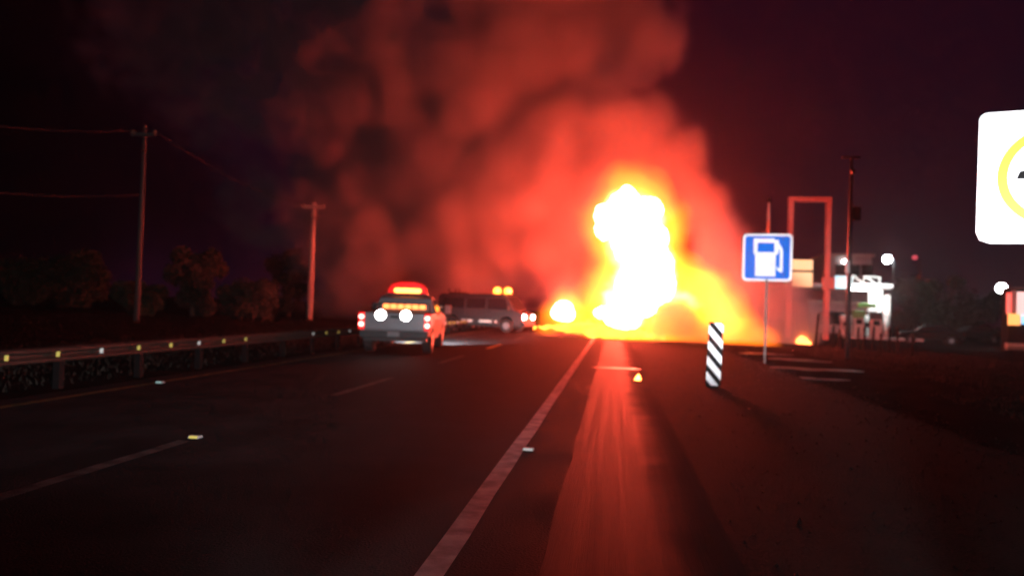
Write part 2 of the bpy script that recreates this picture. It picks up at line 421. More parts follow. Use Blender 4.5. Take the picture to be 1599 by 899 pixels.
# blue petrol pump sign
gb = G(1194, 565)
sc = P(1199, 402, gb.y); w = 70 / F * (gb - Vector((0, 0, CAM_H))).length
s = w / 2
e = empty('pump_sign', (gb.x, gb.y, -0.02), R(-10)); tag(e, 'blue square road sign with white petrol pump symbol on a thin post', 'road sign')
zc = sc.z + 0.02
MB().box(-.03, .03, -.03, .03, -.4, zc - s + .06).build('post', M['steel_post'], e)
MB().box(-.03, .03, .02, .06, zc - s + .05, zc + s * .6).build('bracket', M['steel_post'], e)
MB().plate(rrect(-s, s, zc - s, zc + s, .09 * s * 2), -.012, .012).build('plate', M['white_sheet'], e)
MB().plate(rrect(-s * .90, s * .90, zc - s * .90, zc + s * .90, .06 * s * 2), -.016, -.0125).build('blue_field', M['blue_sheet'], e)
def Z(v): return zc + s * v
for bz in (-.55, .93):
    MB().tube([(0, -.0165, Z(bz)), (0, -.026, Z(bz))], .018, 8).build('bolt', M['galv'], e)
pump = MB()
y0_, y1_ = -.0205, -.0165
pump.plate([(-.48 * s, Z(-.80)), (.34 * s, Z(-.80)), (.34 * s, Z(.12)), (.42 * s, Z(.12)), (.42 * s, Z(.22)), (-.54 * s, Z(.22)), (-.54 * s, Z(.14)), (-.48 * s, Z(.10))], y0_, y1_)
for (a, b, c, d) in ((-.56, -.40, .22, .80), (.28, .45, .22, .74), (-.40, .28, .62, .80)):
    pump.box(a * s, b * s, y0_, y1_, Z(c), Z(d))
pump.build('pump_body', M['white_sheet'], e)
hose = MB()
hose.plate([(.45 * s, Z(.62)), (.58 * s, Z(.42)), (.62 * s, Z(.30)), (.62 * s, Z(-.58)), (.55 * s, Z(-.64)), (.40 * s, Z(-.52)), (.36 * s, Z(-.36)), (.44 * s, Z(-.44)), (.50 * s, Z(-.44)), (.50 * s, Z(.26)), (.45 * s, Z(.40))], y0_, y1_)
hose.build('pump_hose', M['white_sheet'], e)
# (marker)
gm = G(1113, 603); d_ = (gm - Vector((0, 0, CAM_H))).length
hmk = 96 / F * d_; wmk = 21 / F * d_
e = empty('obstacle_marker', (gm.x, gm.y, 0), R(-8)); e.rotation_euler = (0, R(1.8), R(-8))
tag(e, 'upright marker board with black and white diagonal stripes beside the shoulder', 'marker board')
MB().box(-wmk / 2, wmk / 2, -.012, .012, -.05, hmk).build('board', M['black_sheet'], e)
def clip_poly(poly, f):
    out = []
    for i in range(len(poly)):
        a, b = poly[i], poly[(i + 1) % len(poly)]; fa, fb = f(a), f(b)
        if fa >= 0: out.append(a)
        if (fa >= 0) != (fb >= 0):
            t = fa / (fa - fb); out.append((a[0] + (b[0] - a[0]) * t, a[1] + (b[1] - a[1]) * t))
    return out
per = hmk / 4.15
for k in range(-1, 7):
    z0 = k * per - .02
    poly = [(-wmk / 2, z0 + wmk * .55), (wmk / 2, z0 - wmk * .55), (wmk / 2, z0 - wmk * .55 + per * .53), (-wmk / 2, z0 + wmk * .55 + per * .53)]
    poly = clip_poly(clip_poly(poly, lambda p: p[1] - .02), lambda p: hmk - .015 - p[1])
    if len(poly) > 2: MB().plate(poly, -.0165, -.0125).build('white_stripe', M['white_sheet'], e)
# large white prohibition sign at the right edge
dcam = 6.5
def Pc(px, py, depth): return Vector((0, 0, CAM_H)) + ray(px, py) * depth
c0 = Pc(1644, 275, dcam); hh = 212 / F * dcam / 2
yaw = math.atan2(-c0.x, c0.y) * 0.72
e = empty('prohibition_sign', (c0.x, c0.y, -.03), yaw); e.rotation_euler = (0, R(0.6), yaw)
tag(e, 'large glaring white road sign with yellow ring, cut by the right edge', 'road sign')
zc2 = c0.z + .03
pl = rrect(-hh, hh, zc2 - hh, zc2 + hh, .07)
pl = [(-hh, zc2 - hh + .10), (-hh + .03, zc2 - hh + .03), (-hh + .11, zc2 - hh)] + pl[:-7]
MB().box(-.04, .04, .016, .09, -.4, zc2 + hh * .7).build('post', M['galv_dull'], e)
MB().plate(pl, -.012, .012).build('plate', M['white_sheet'], e)
rb = MB(); ring_band(rb, 0, zc2, hh * .615, hh * .745, -.017, -.0125); rb.build('ring', M['yellow_sheet'], e)
q = hh
car = [(-.50, -.03), (-.46, .08), (-.34, .10), (-.26, .09), (-.18, .09), (-.10, .20), (.12, .20), (.22, .08), (.36, .06), (.38, -.06), (-.30, -.06), (-.42, -.03)]
MB().plate([(x * q, zc2 + z * q) for x, z in car], -.017, -.0125).build('car_symbol', M['black_sheet'], e)

# ------------------------------------------------------------------ vehicles
def wheel(parent, x, y, r=.37, wd=.24):
    t = MB().tube([(-wd / 2, 0, 0), (-wd / 2 * .8, 0, 0), (wd / 2 * .8, 0, 0), (wd / 2, 0, 0)], [r * .9, r, r, r * .9], 20).build('wheel', M['rubber'], parent, loc=(x, y, r), smooth=False)
    s_ = 1 if x > 0 else -1
    MB().tube([(s_ * wd * .42, 0, 0), (s_ * wd * .53, 0, 0)], [r * .6, r * .52], 16).build('rim', M['rim'], t)
def arch(yc, r, z0, n=7):
    return [(yc - r * math.cos(math.pi * k / n), z0 + r * math.sin(math.pi * k / n)) for k in range(n + 1)]
def pickup(loc, rz):
    e = empty('pickup_truck', loc, rz); tag(e, 'silver pickup seen from behind with red roof light bar and white floodlights', 'pickup truck')
    prof = [(-2.68, .52)] + arch(-1.72, .46, .46) + arch(1.65, .46, .46) + [(2.6, .48), (2.68, .75), (2.64, .98), (2.3, 1.06), (1.35, 1.12), (1.35, .80), (-.62, .80), (-2.68, .80)]
    MB().prism(prof, -.95, .95).build('body', M['pickup'], e, bevel=.03)
    for s_ in (-1, 1):
        MB().prism([(-2.66, .80), (-.62, .80), (-.62, 1.14), (-2.66, 1.12)], s_ * .95 if s_ < 0 else .86, -.86 if s_ < 0 else .95).build('bed_side', M['pickup'], e, bevel=.02)
    cabp = [(-.62, .80), (1.36, .80), (1.36, 1.12), (.62, 1.60), (-.28, 1.64), (-.56, 1.56), (-.62, 1.14)]
    MB().prism(cabp, -.93, .93, lambda y, z: max(0, z - 1.1) * .34).build('cab', M['pickup'], e, bevel=.04)
    w_ = MB().box(-.62, .62, -.015, .015, 1.2, 1.53).build('rear_window', M['glass'], e, loc=(0, -.618, 0)); w_.rotation_euler = (R(-3), 0, 0)
    for s_ in (-1, 1):
        for (a, b) in ((-.42, .22), (.30, .86)):
            pl_ = [(a, 1.16), (b, 1.16), (min(b, .62), 1.52), (a, 1.54)]
            MB().add([(s_ * (.945 - max(0, z - 1.1) * .34), y, z) for y, z in pl_] + [(s_ * (.90 - max(0, z - 1.1) * .34), y, z) for y, z in pl_],
                     [(0, 1, 2, 3), (7, 6, 5, 4), (0, 4, 5, 1), (1, 5, 6, 2), (2, 6, 7, 3), (3, 7, 4, 0)]).build('side_window', M['glass'], e)
        mr = MB().box(s_ * .93, s_ * 1.10, .86, .92, 1.16, 1.20).build('mirror', M['plastic'], e)
        MB().box(min(s_ * 1.06, s_ * 1.26), max(s_ * 1.06, s_ * 1.26), .84, .95, 1.10, 1.38).build('mirror_shell', M['orange_frame'] if s_ > 0 else M['plastic'], mr, bevel=.02)  # right shell coloured red for the firelight falling on it
    MB().box(-.84, .84, -2.72, -2.665, .66, 1.13).build('tailgate', M['pickup'], e, bevel=.02)
    MB().box(-.12, .12, -2.745, -2.722, .98, 1.06).build('tailgate_handle', M['plastic'], e, bevel=.008)
    bp = MB().box(-.93, .93, -2.86, -2.70, .44, .64).build('bumper', M['plastic'], e, bevel=.03)
    MB().box(-.16, .16, -2.875, -2.862, .49, .62).build('licence_plate', M['wall_grey'], bp)
    MB().box(-.86, .86, -2.6, 2.4, .36, .55).build('chassis', M['plastic'], e)
    for s_ in (-1, 1):
        h_ = MB().box(s_ * .895 - .085, s_ * .895 + .085, -2.76, -2.60, .66, 1.13).build('tail_light', M['red_plastic'], e, bevel=.02)
        for zz in (.80, 1.0):
            MB().ball((s_ * .895, -2.755, zz), .075, (1, .45, .9)).build('bulb', M['tail_lamp'], h_, smooth=True)
        fl = MB().tube([(s_ * .34, -2.70, 1.14), (s_ * .34, -2.70, 1.02)], .02, 6).build('floodlight', M['plastic'], e)
        MB().tube([(s_ * .34 - .03, -2.70, 1.06), (s_ * .34 - .03, -2.80, 1.06)], [.12, .145], 18).build('floodlight_housing', M['plastic'], fl)
        MB().tube([(s_ * .34 - .03, -2.801, 1.06), (s_ * .34 - .03, -2.82, 1.06)], [.14, .11], 18).build('floodlight_lens', M['flood'], fl)
        wheel(e, s_ * .82, -1.72, .39, .26); wheel(e, s_ * .82, 1.65, .39, .26)
        MB().box(s_ * .72 - .16, s_ * .72 + .16, 2.66, 2.72, .78, .95).build('headlight', M['head'], e, bevel=.02)
    # amber warning strip above the tailgate and red light bar on the roof
    rack = MB().box(-.78, -.72, -.80, -.74, .80, 1.36).box(.72, .78, -.80, -.74, .80, 1.36).box(-.78, .78, -.80, -.74, 1.361, 1.40).build('headache_rack', M['plastic'], e)
    tb = MB().box(-.62, .62, -.86, -.805, 1.25, 1.29).build('warning_bar', M['plastic'], e)
    for k in range(6):
        x = -.55 + k * .215
        MB().box(x - .07, x + .11, -.90, -.861, 1.23, 1.36).build('amber_lamp', M['amber_strip'], tb, bevel=.012)
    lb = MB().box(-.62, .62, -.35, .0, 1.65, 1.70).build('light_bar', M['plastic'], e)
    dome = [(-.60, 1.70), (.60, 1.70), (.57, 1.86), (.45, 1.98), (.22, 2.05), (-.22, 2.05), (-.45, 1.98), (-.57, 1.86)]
    MB().plate(dome, -.28, -.05).build('halo_dome', M['halo_dome'], lb, bevel=.03)  # oversized glowing dome added for the red halo round the light bar
    MB().plate(rrect(-.40, .42, 1.71, 1.85, .065), -.33, -.285).build('lamp_tube', M['bar_lamp'], lb, bevel=.012)
    for s_ in (-1, 1):
        L = bpy.data.lights.new('pickup_headlight_beam', 'SPOT'); L.energy = 6000; L.spot_size = R(66); L.spot_blend = .7; L.color = (.93, .97, 1.0); L.shadow_soft_size = .08
        lo = bpy.data.objects.new('pickup_headlight_beam', L); C.objects.link(lo); lo.parent = e
        lo.location = (s_ * .72, 2.78, .86); lo.rotation_euler = (R(66), 0, R(-14))
    return e
pk = G(618, 553)
pickup((pk.x - .42, pk.y + 2.6, 0), R(8.0))

def van(loc, rz):
    e = empty('panel_van', loc, rz); tag(e, 'dark grey van parked across the road with amber beacons and lit headlights', 'van')
    prof = [(-2.6, .45)] + arch(-1.6, .42, .42) + arch(1.65, .42, .42) + [(2.5, .42), (2.6, .62), (2.58, .95), (2.4, 1.10), (2.1, 1.18), (1.6, 1.96), (1.3, 2.06), (-2.35, 2.04), (-2.55, 1.9), (-2.62, 1.1)]
    MB().prism(prof, -.95, .95, lambda y, z: max(0, z - 1.1) * .14).build('body', M['van'], e, bevel=.04)
    MB().box(-.8, .8, -2.5, 2.5, .3, .5).build('chassis', M['plastic'], e)
    fx = lambda z: .958 - max(0, z - 1.1) * .14
    def pane(name, pl_, s_, m):
        MB().add([(s_ * fx(z), y, z) for y, z in pl_] + [(s_ * (fx(z) - .04), y, z) for y, z in pl_],
                 [tuple(range(len(pl_))), tuple(range(2 * len(pl_) - 1, len(pl_) - 1, -1))] + [((i + 1) % len(pl_), i, i + len(pl_), (i + 1) % len(pl_) + len(pl_)) for i in range(len(pl_))]).build(name, m, e)
    for s_ in (-1, 1):
        pane('side_window', [(.52, 1.22), (1.85, 1.22), (1.5, 1.82), (.52, 1.84)], s_, M['glass'])
        pane('side_window', [(-.75, 1.25), (.38, 1.25), (.38, 1.82), (-.75, 1.82)], s_, M['glass'])
        pane('side_window', [(-2.2, 1.25), (-.9, 1.25), (-.9, 1.82), (-2.2, 1.82)], s_, M['glass'])
        wheel(e, s_ * .84, -1.6, .36, .24); wheel(e, s_ * .84, 1.65, .36, .24)
        for yy in (-.8, .44):
            MB().box(s_ * .957 - .012, s_ * .957 + .012, yy - .012, yy + .012, .5, 1.22).build('door_seam', M['plastic'], e)
        MB().box(s_ * .962 - .012, s_ * .962 + .012, .55, .72, 1.05, 1.09).build('door_handle', M['chrome'], e)
        for (a, b) in ((-1.0, -.35), (.05, .8), (1.0 , 1.1)):
            MB().box(s_ * .963 - .012, s_ * .963 + .012, a, b, .50, .62).build('reflective_strip', M['reflector_w'], e)
        mr = MB().box(min(s_ * .93, s_ * 1.15), max(s_ * .93, s_ * 1.15), 1.75, 1.85, 1.18, 1.42).build('mirror', M['plastic'], e, bevel=.02)
        MB().box(s_ * .70 - .17, s_ * .70 + .17, 2.52, 2.63, .74, .96).build('headlight', M['head'], e, bevel=.03)
        MB().box(s_ * .86 - .07, s_ * .86 + .07, -2.68, -2.58, .8, 1.5).build('tail_light', M['red_plastic'], e, bevel=.02)
    for zz, yy in ((1.26, -2.3), (.98, -2.42), (.72, -2.5), (.72, -2.25)):
        MB().ball((.965, yy, zz), .065, (.4, 1.5, .8)).build('side_reflector', M['reflector_w'], e, smooth=True)
    w_ = MB().prism([(2.15, 1.18), (1.66, 1.95), (1.63, 1.93), (2.12, 1.16)], -.80, .80).build('windscreen', M['glass'], e)
    MB().box(-.9, .9, 2.55, 2.68, .36, .58).build('bumper', M['plastic'], e, bevel=.03)
    bar = MB().box(-.3, .3, .55, 1.5, 2.06, 2.10).build('beacon_bar', M['plastic'], e)
    for yy in (.68, 1.32):
        MB().tube([(0, yy, 2.10), (0, yy, 2.22), (0, yy, 2.36), (0, yy, 2.44)], [.18, .22, .2, .09], 16).build('amber_beacon', M['amber'], bar, smooth=True)
    rk = MB().box(-.6, .6, -2.0, -1.96, 2.05, 2.12).box(-.6, .6, -1.4, -1.36, 2.05, 2.12).build('roof_rack', M['galv_dull'], e)
    for yy, s_ in ((-2.0, .5), (-1.6, .5), (-1.38, .5)):
        MB().tube([(s_, yy, 2.0), (s_, yy - .08, 2.32)], .03, 6).build('rack_post', M['galv_dull'], rk)
    for s_ in (-1, 1):
        L = bpy.data.lights.new('van_headlight_beam', 'SPOT'); L.energy = 500; L.spot_size = R(70); L.spot_blend = .7; L.color = (1, .93, .85); L.shadow_soft_size = .08
        lo = bpy.data.objects.new('van_headlight_beam', L); C.objects.link(lo); lo.parent = e
        lo.location = (s_ * .7, 2.72, .85); lo.rotation_euler = (R(82), 0, 0)
    return e
vp = P(757, 517, 42)
van((vp.x, 42, 0), R(-104))

# ------------------------------------------------------------------ red frame and petrol station
pf0, pf1 = P(1230, 520, 55), P(1290, 520, 55)
ptop = P(1260, 309, 55).z
e = empty('sign_frame', (pf0.x, 55, -.1)); tag(e, 'tall red rectangular steel portal frame beyond the pump sign', 'sign frame')
wf = P(1290, 330, 55).x - P(1231, 330, 55).x
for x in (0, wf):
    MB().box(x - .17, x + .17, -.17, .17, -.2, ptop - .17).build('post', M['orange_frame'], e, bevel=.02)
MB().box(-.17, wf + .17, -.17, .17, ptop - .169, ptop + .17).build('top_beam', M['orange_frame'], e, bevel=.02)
for zc_, hz in ((5.15, .55), (4.35, .42), (3.85, .3)):
    p_ = MB().box(-.2, 1.55, -.12, .12, zc_ - hz / 2 - .15, zc_ + hz / 2).build('sign_panel', M['cream_sign'], e, bevel=.02)
# small coloured emblem block where the frame meets the canopy
pe = P(1284, 440, 54.4)
MB().box(wf - .42, wf + .42, -.5, -.22, pe.z - .40, pe.z + .45).build('sign_box', M['orange_frame'], e, bevel=.05)

SY = 70
def PX(px, py): return P(px, py, SY)
e = empty('station_canopy', (PX(1300, 500).x, SY, -.25)); tag(e, 'petrol station canopy with lit turquoise fascia, roof truss and white columns', 'canopy')
ox = PX(1300, 500).x
def rel(px, py, Y=SY):
    p = P(px, py, Y); return (p.x - ox, p.z + .25)
x0, zt = rel(1303, 432); x1, _ = rel(1330, 440); x2, zb = rel(1392, 452); _, zf = rel(1310, 447)
MB().box(x0 - 4, x2, .0, 9, zf - .1, zf + .25).build('roof', M['wall_grey'], e, bevel=.03)
fa = MB().box(x0, x1, -.15, -.005, zf - .2, zt + .1).build('fascia', M['turq'], e, bevel=.05)
MB().box(x1 + .01, x2 + .1, -.10, -.005, zf + .05, zf + .32).build('fascia_trim', M['wall_white'], e)
for px in (1334, 1346, 1354):
    x, z = rel(px, 445); MB().ball((x, .5, zf - .16), .30, (1.3, 1, .45)).build('ceiling_lamp', M['canopy_lamp'], e, smooth=True)
for a, b in (((1332, 430), (1346, 441)), ((1350, 431), (1366, 442)), ((1348, 431), (1374, 433)), ((1374, 432), (1372, 446)), ((1350, 431), (1346, 445)), ((1331, 438), (1331, 430))):
    (xa, za), (xb, zb2) = rel(*a), rel(*b)
    MB().tube([(xa, -.05, za), (xb, -.05, zb2)], .07, 6).build('truss_bar', M['wall_white'], e)
for px, pt in ((1364, 447), (1375, 452), (1387, 461)):
    x, z = rel(px, pt); xb, _ = rel(px - 1, 510)
    MB().tube([(x, .3, -.1), (x, .3, z)], .30, 14).build('column', M['wall_white'], e, smooth=True)
    MB().tube([(x, .3, z * .52), (x, .3, z * .56)], .38, 14).build('collar', M['wall_white'], e)
# lamp columns under the canopy give real light
for px in (1345, 1378):
    x, z = rel(px, 447)
    L = bpy.data.lights.new('canopy_light', 'POINT'); L.energy = 420; L.color = (.97, 1, .98); L.shadow_soft_size = .4
    lo = bpy.data.objects.new('canopy_light', L); C.objects.link(lo); lo.parent = e; lo.location = (x, -1.6, zf - .5)
def station_box(name, px0, px1, py0, py1, Y, dep, m, label, cat, bevel=.04):
    a, b = P(px0, py1, Y), P(px1, py0, Y)
    o = MB().box(a.x, b.x, 0, dep, a.z, b.z)
    return a, b
# shop building behind
a, b = P(1262, 530, 84), P(1362, 472, 84)
e = empty('station_shop', ((a.x + b.x) / 2, 84, -.3)); tag(e, 'long dim grey shop building behind the station canopy', 'building')
hw = (b.x - a.x) / 2
MB().box(-hw, hw, 0, 6, 0, b.z).build('wall', M['wall_grey'], e)
MB().box(-hw - .3, hw + .3, -.4, 6.3, b.z + .003, b.z + .35).build('roof', M['concrete'], e, bevel=.03)
for k in range(4):
    xw = -hw + 1.0 + k * hw * .45
    wn = MB().box(xw, xw + 1.6, -.06, -.003, .9, 2.3).build('window', M['glass'], e); MB().box(xw - .06, xw + 1.66, -.08, -.061, .82, .9).build('sill', M['wall_white'], wn)
a, b = P(1296, 425, 95), P(1362, 398, 95)
e = empty('upper_building', ((a.x + b.x) / 2, 95, -.3)); tag(e, 'dim flat roofed two storey building above the station canopy', 'building')
hw = (b.x - a.x) / 2
MB().box(-hw, hw, 0, 8, 0, b.z).build('wall', M['wall_grey'], e)
MB().box(-hw - .3, hw + .3, -.3, 8.3, b.z + .003, b.z + .4).build('parapet', M['concrete'], e)
for k in range(3):
    xw = -hw + .6 + k * hw * .62
    MB().box(xw, xw + 1.3, -.06, -.003, b.z - 2.2, b.z - .9).build('window', M['glass'], e)
MB().ball((-hw * .35, -.4, b.z - .6), .35, (1, .6, .6)).build('wall_lamp', M['canopy_lamp'], e)
# pumps and white objects under the canopy
def fuel_pump(px, Y, m2, label, h=1.9):
    p = P(px, 515, Y)
    e = empty('fuel_pump', (p.x, Y, -.25)); tag(e, label, 'fuel pump', 'fuel pumps under the canopy')
    MB().box(-.5, .5, -.3, .3, 0, .18).build('plinth', M['concrete'], e, bevel=.02)
    MB().box(-.42, .42, -.25, .25, .18, h * .72).build('cabinet', M['wall_white'], e, bevel=.04)
    MB().box(-.46, .46, -.28, .28, h * .721, h).build('head', m2, e, bevel=.05)
    MB().box(-.25, .25, -.285, -.255, h * .5, h * .68).build('display', M['black_sheet'], e)
    MB().tube([(.46, -.1, h * .8), (.62, -.15, h * .5), (.56, -.2, h * .2), (.46, -.2, h * .45)], .025, 6).build('hose', M['rubber'], e)
fuel_pump(1320, 69, M['wall_white'], 'white fuel pump just left of the tall dark pole')
fuel_pump(1340, 68, M['green_stripe'], 'green topped fuel pump just right of the tall dark pole', 2.3)
fuel_pump(1352, 69.5, M['wall_white'], 'white fuel pump next to the canopy columns')
fuel_pump(1367, 66, M['plastic'], 'dark topped fuel pump in front of the white columns', 2.2)
a, b = P(1335, 480, 69), P(1363, 474, 69)
o = MB().box(a.x, b.x, 68.2, 68.5, a.z, b.z).build('banner', M['green_stripe'], bevel=.03); tag(o, 'pale green banner board above the fuel pumps', 'banner')
# kerb island lit white under the columns
a, b = P(1320, 514, 64), P(1440, 520, 64)
e2 = MB().box(a.x, b.x, 63.6, 64.6, -.3, -.08).build('station_kerb', M['wall_white'], bevel=.04); tag(e2, 'low white painted kerb in front of the petrol pumps', 'kerb')

# street lights
def street_light(px, py, Y, m, label, r=.22, h0=-.3, halo=0, energy=0):
    p = P(px, py, Y)
    e = empty('street_light', (p.x, Y, h0)); tag(e, label, 'street light', 'street lights by the station')
    z = p.z - h0
    MB().tube([(.6, 0, -.2), (.6, 0, z * .97), (.45, 0, z + .1), (0, 0, z + .12)], [.09, .07, .05, .05], 8).build('mast', M['steel_dark'], e, smooth=True)
    MB().ball((0, -.1, z), r, (1, 1, .95)).build('lamp', m, e, smooth=True)
    if energy:
        L = bpy.data.lights.new('street_lamp_light', 'POINT'); L.energy = energy * .15; L.color = (.85, .95, 1); L.shadow_soft_size = .2
        lo = bpy.data.objects.new('street_lamp_light', L); C.objects.link(lo); lo.parent = e; lo.location = (-.1, -.5, z - .3)
street_light(1385, 405, 75, M['led'], 'bright bluish street lamp above the station canopy', .40, energy=600)
street_light(1428, 402, 90, M['dim_red'], 'faint red lamp on a mast right of the bluish street lamp', .28)
street_light(1563, 450, 50, M['led'], 'bright lamp on a mast beside the lit roadside kiosk', .30, energy=2000)
# kiosk at right edge
ky = 48
a, b = P(1568, 515, ky), P(1640, 452, ky)
e = empty('roadside_kiosk', (a.x, ky, -.25)); tag(e, 'brightly lit colourful kiosk at the right edge of view', 'kiosk')
wk = b.x - a.x; hk = b.z + .25
MB().box(.25, wk, .05, .9, .0, hk).build('wall', M['kiosk_wall'], e, bevel=.03)
MB().box(.2, wk + .2, -.2, 1.0, hk + .003, hk + .08).build('roof', M['wall_grey'], e, bevel=.03)
MB().box(.10, .32, -.1, .04, hk * .60, hk * .93).build('red_panel', M['kiosk_red'], e, bevel=.02)
MB().box(.36, .62, -.1, .04, hk * .62, hk * .97).build('wall_panel', M['wall_white'], e, bevel=.02)
MB().box(.20, .80, -.16, .04, hk * .42, hk * .60).build('orange_panel', M['kiosk_orange'], e, bevel=.02)
MB().box(.66, wk, -.1, .04, hk * .56, hk * .95).build('pink_panel', M['kiosk_pink'], e, bevel=.02)
MB().box(.86, 1.3, -.2, -.101, hk * .44, hk * .58).build('screen', M['screen'], e, bevel=.02)
MB().prism([(-.5, .35), (-.2, .1), (.05, .1), (.05, .5)], .05, wk).build('counter', M['wall_white'], e, bevel=.03)
# fence posts
e0 = None
for k, px in enumerate((1273, 1300, 1312, 1326, 1340, 1350, 1362, 1376, 1389, 1402, 1424)):
    Y = 40 - k * .5
    p = P(px, 545, Y)
    hpost = (1.5 if k == 0 else 1.0) + random.uniform(-.15, .15)
    ep = empty('fence_post', (p.x, Y, land(p.x, Y) - .05)); 
    names = ('tallest leaning fence post beside the small ground flame', 'second fence post from the small ground flame', 'third fence post from the small ground flame', 'fence post at the foot of the tall dark pole',
             'first fence post right of the tall dark pole', 'second fence post right of the tall dark pole', 'third fence post right of the tall dark pole', 'fourth fence post right of the tall dark pole',
             'fifth fence post right of the tall dark pole', 'sixth fence post right of the tall dark pole', 'rightmost fence post in the row by the station')
    tag(ep, names[k], 'fence post', 'fence posts along the station forecourt')
    ep.rotation_euler = (0, R(random.uniform(-4, 4)), 0)
    MB().tube([(0, 0, -.3), (0, 0, hpost)], [.06, .05], 8).build('post', M['rail_post'], ep)
    MB().tube([(0, 0, hpost), (0, 0, hpost + .05)], [.06, .04], 8).build('cap', M['wood_dark'], ep)
# small parked cars at the right
def small_car(px, Y, rz, m, label):
    p = P(px, 530, Y)
    e = empty('parked_car', (p.x, Y, -.28), rz); tag(e, label, 'car', 'cars parked by the station')
    prof = [(-2.0, .4)] + arch(-1.25, .34, .36) + arch(1.25, .34, .36) + [(2.0, .4), (2.05, .65), (1.9, .82), (.95, .92), (.35, 1.38), (-.9, 1.40), (-1.7, .98), (-2.02, .85)]
    MB().prism(prof, -.82, .82, lambda y, z: max(0, z - .9) * .3).build('body', m, e, bevel=.05)
    for s_ in (-1, 1):
        pl_ = [(-1.3, .98), (.75, .96), (.28, 1.32), (-.85, 1.34)]
        MB().add([(s_ * (.832 - max(0, z - .9) * .3), y, z) for y, z in pl_] + [(s_ * (.79 - max(0, z - .9) * .3), y, z) for y, z in pl_],
                 [(0, 1, 2, 3), (7, 6, 5, 4), (0, 4, 5, 1), (1, 5, 6, 2), (2, 6, 7, 3), (3, 7, 4, 0)]).build('side_window', M['glass'], e)
        wheel(e, s_ * .74, -1.25, .30, .2); wheel(e, s_ * .74, 1.25, .30, .2)
        MB().box(s_ * .62 - .14, s_ * .62 + .14, 1.93, 2.05, .62, .76).build('headlight', M['reflector_w'], e, bevel=.02)
        MB().box(s_ * .66 - .1, s_ * .66 + .1, -2.05, -1.97, .68, .84).build('tail_light', M['tail_lens'], e, bevel=.02)
M['tail_lens'] = mat('red_lens', (.4, .02, .02), .25)
M['car_dark'] = mat('dark_car_paint', (.012, .01, .01), .7, spec=.05)
small_car(1452, 58, R(75), M['car_dark'], 'small dark car parked right of the white columns')
small_car(1518, 66, R(95), M['car_dark'], 'dark car parked in the dark left of the kiosk')

# ------------------------------------------------------------------ trees and bushes
def tree(name, label, cat, base, h, rx, n, mt, seed, trunk=True, group=None, leaf=.16, low=0.25):
    rnd = random.Random(seed); e = empty(name, base); tag(e, label, cat, group)
    clumps = []
    for _ in range(int(9 + rx * 3)):
        a = rnd.uniform(0, 6.28); rr = rx * math.sqrt(rnd.random()) * .8; z = h * rnd.uniform(low, .88)
        k = 1 - abs((z / h) - .58) * 1.05
        clumps.append((Vector((rr * math.cos(a) * k, rr * math.sin(a) * k, z)), rnd.uniform(.25, .48) * rx * .8))
    mb = MB()
    for i in range(n):
        c, r = rnd.choice(clumps)
        d = Vector((rnd.gauss(0, 1), rnd.gauss(0, 1), rnd.gauss(0, .8))).normalized() * r * (rnd.random() ** .45)
        p = c + d; s_ = leaf * rnd.uniform(.6, 1.4)
        u = Vector((rnd.gauss(0, 1), rnd.gauss(0, 1), rnd.gauss(0, 1))).normalized(); v = u.orthogonal().normalized()
        m_ = len(mb.v)
        mb.v += [tuple(p + u * s_), tuple(p + v * s_ * .5), tuple(p - u * s_), tuple(p - v * s_ * .5)]
        mb.f.append((m_, m_ + 1, m_ + 2, m_ + 3))
    me = bpy.data.meshes.new('crown'); me.from_pydata(mb.v, [], mb.f); me.materials.append(mt)
    o = bpy.data.objects.new('crown', me); C.objects.link(o); o.parent = e
    t = MB()
    t.tube([(0, 0, -.3), (rnd.uniform(-.1, .1), 0, h * .3), (rnd.uniform(-.2, .2), rnd.uniform(-.2, .2), h * .7)], [h * .035, h * .026, h * .012], 8)
    for c, r in clumps[:7]:
        t.tube([(0, 0, h * .25), tuple(c * .6 + Vector((0, 0, h * .1))), tuple(c)], [h * .014, h * .009, h * .004], 5)
    t.build('trunk', M['bark'], e)
    return e
def tr(px, py_top, py_base, Y, rpx, seed, label, mt='leaf', cat='tree', n=3500, name='roadside_tree', group=None, leaf=.16, low=.25):
    b = P(px, py_base, Y); t = P(px, py_top, Y)
    z0 = land(b.x, Y) - .05
    tree(name, label, cat, (b.x, Y, z0), t.z - z0, rpx / F * Y, int(n * 1.8), M[mt], seed, group=group, leaf=leaf * .72, low=low)
gL, gR = 'scrub behind the left guard rail', 'trees by the petrol station'
tr(300, 383, 515, 40, 62, 1, 'tallest rounded bush behind the guard rail between the two poles', 'leaf_dry', 'bush', 5000, 'roadside_bush', gL, .17, .05)
tr(395, 430, 512, 38, 62, 2, 'lower spreading bush left of the red lit utility pole', 'leaf_dry', 'bush', 4500, 'roadside_bush', gL, .15, .05)
tr(120, 395, 525, 44, 80, 3, 'broad dim bush behind the guard rail left of the dim pole', 'leaf', 'bush', 4500, 'roadside_bush', gL, .18, .05)
tr(20, 410, 525, 42, 70, 4, 'dark bush at the left edge of view', 'leaf', 'bush', 4000, 'roadside_bush', gL, .18, .05)
tr(450, 385, 508, 56, 45, 5, 'round tree crown just left of the red lit utility pole', 'leaf_dry', 'tree', 4500, 'roadside_tree', gL, .17, .15)
tr(215, 440, 520, 36, 50, 6, 'low dark bush at the foot of the dim pole', 'leaf', 'bush', 3500, 'roadside_bush', gL, .14, .03)
tr(530, 440, 508, 62, 45, 15, 'bush between the red lit pole and the pickup', 'leaf_dry', 'bush', 3500, 'roadside_bush', gL, .15, .05)
tr(1425, 425, 525, 82, 40, 7, 'brownish tree directly right of the white columns', 'leaf_dry', 'tree', 4500, 'roadside_tree', gR, .22, .2)
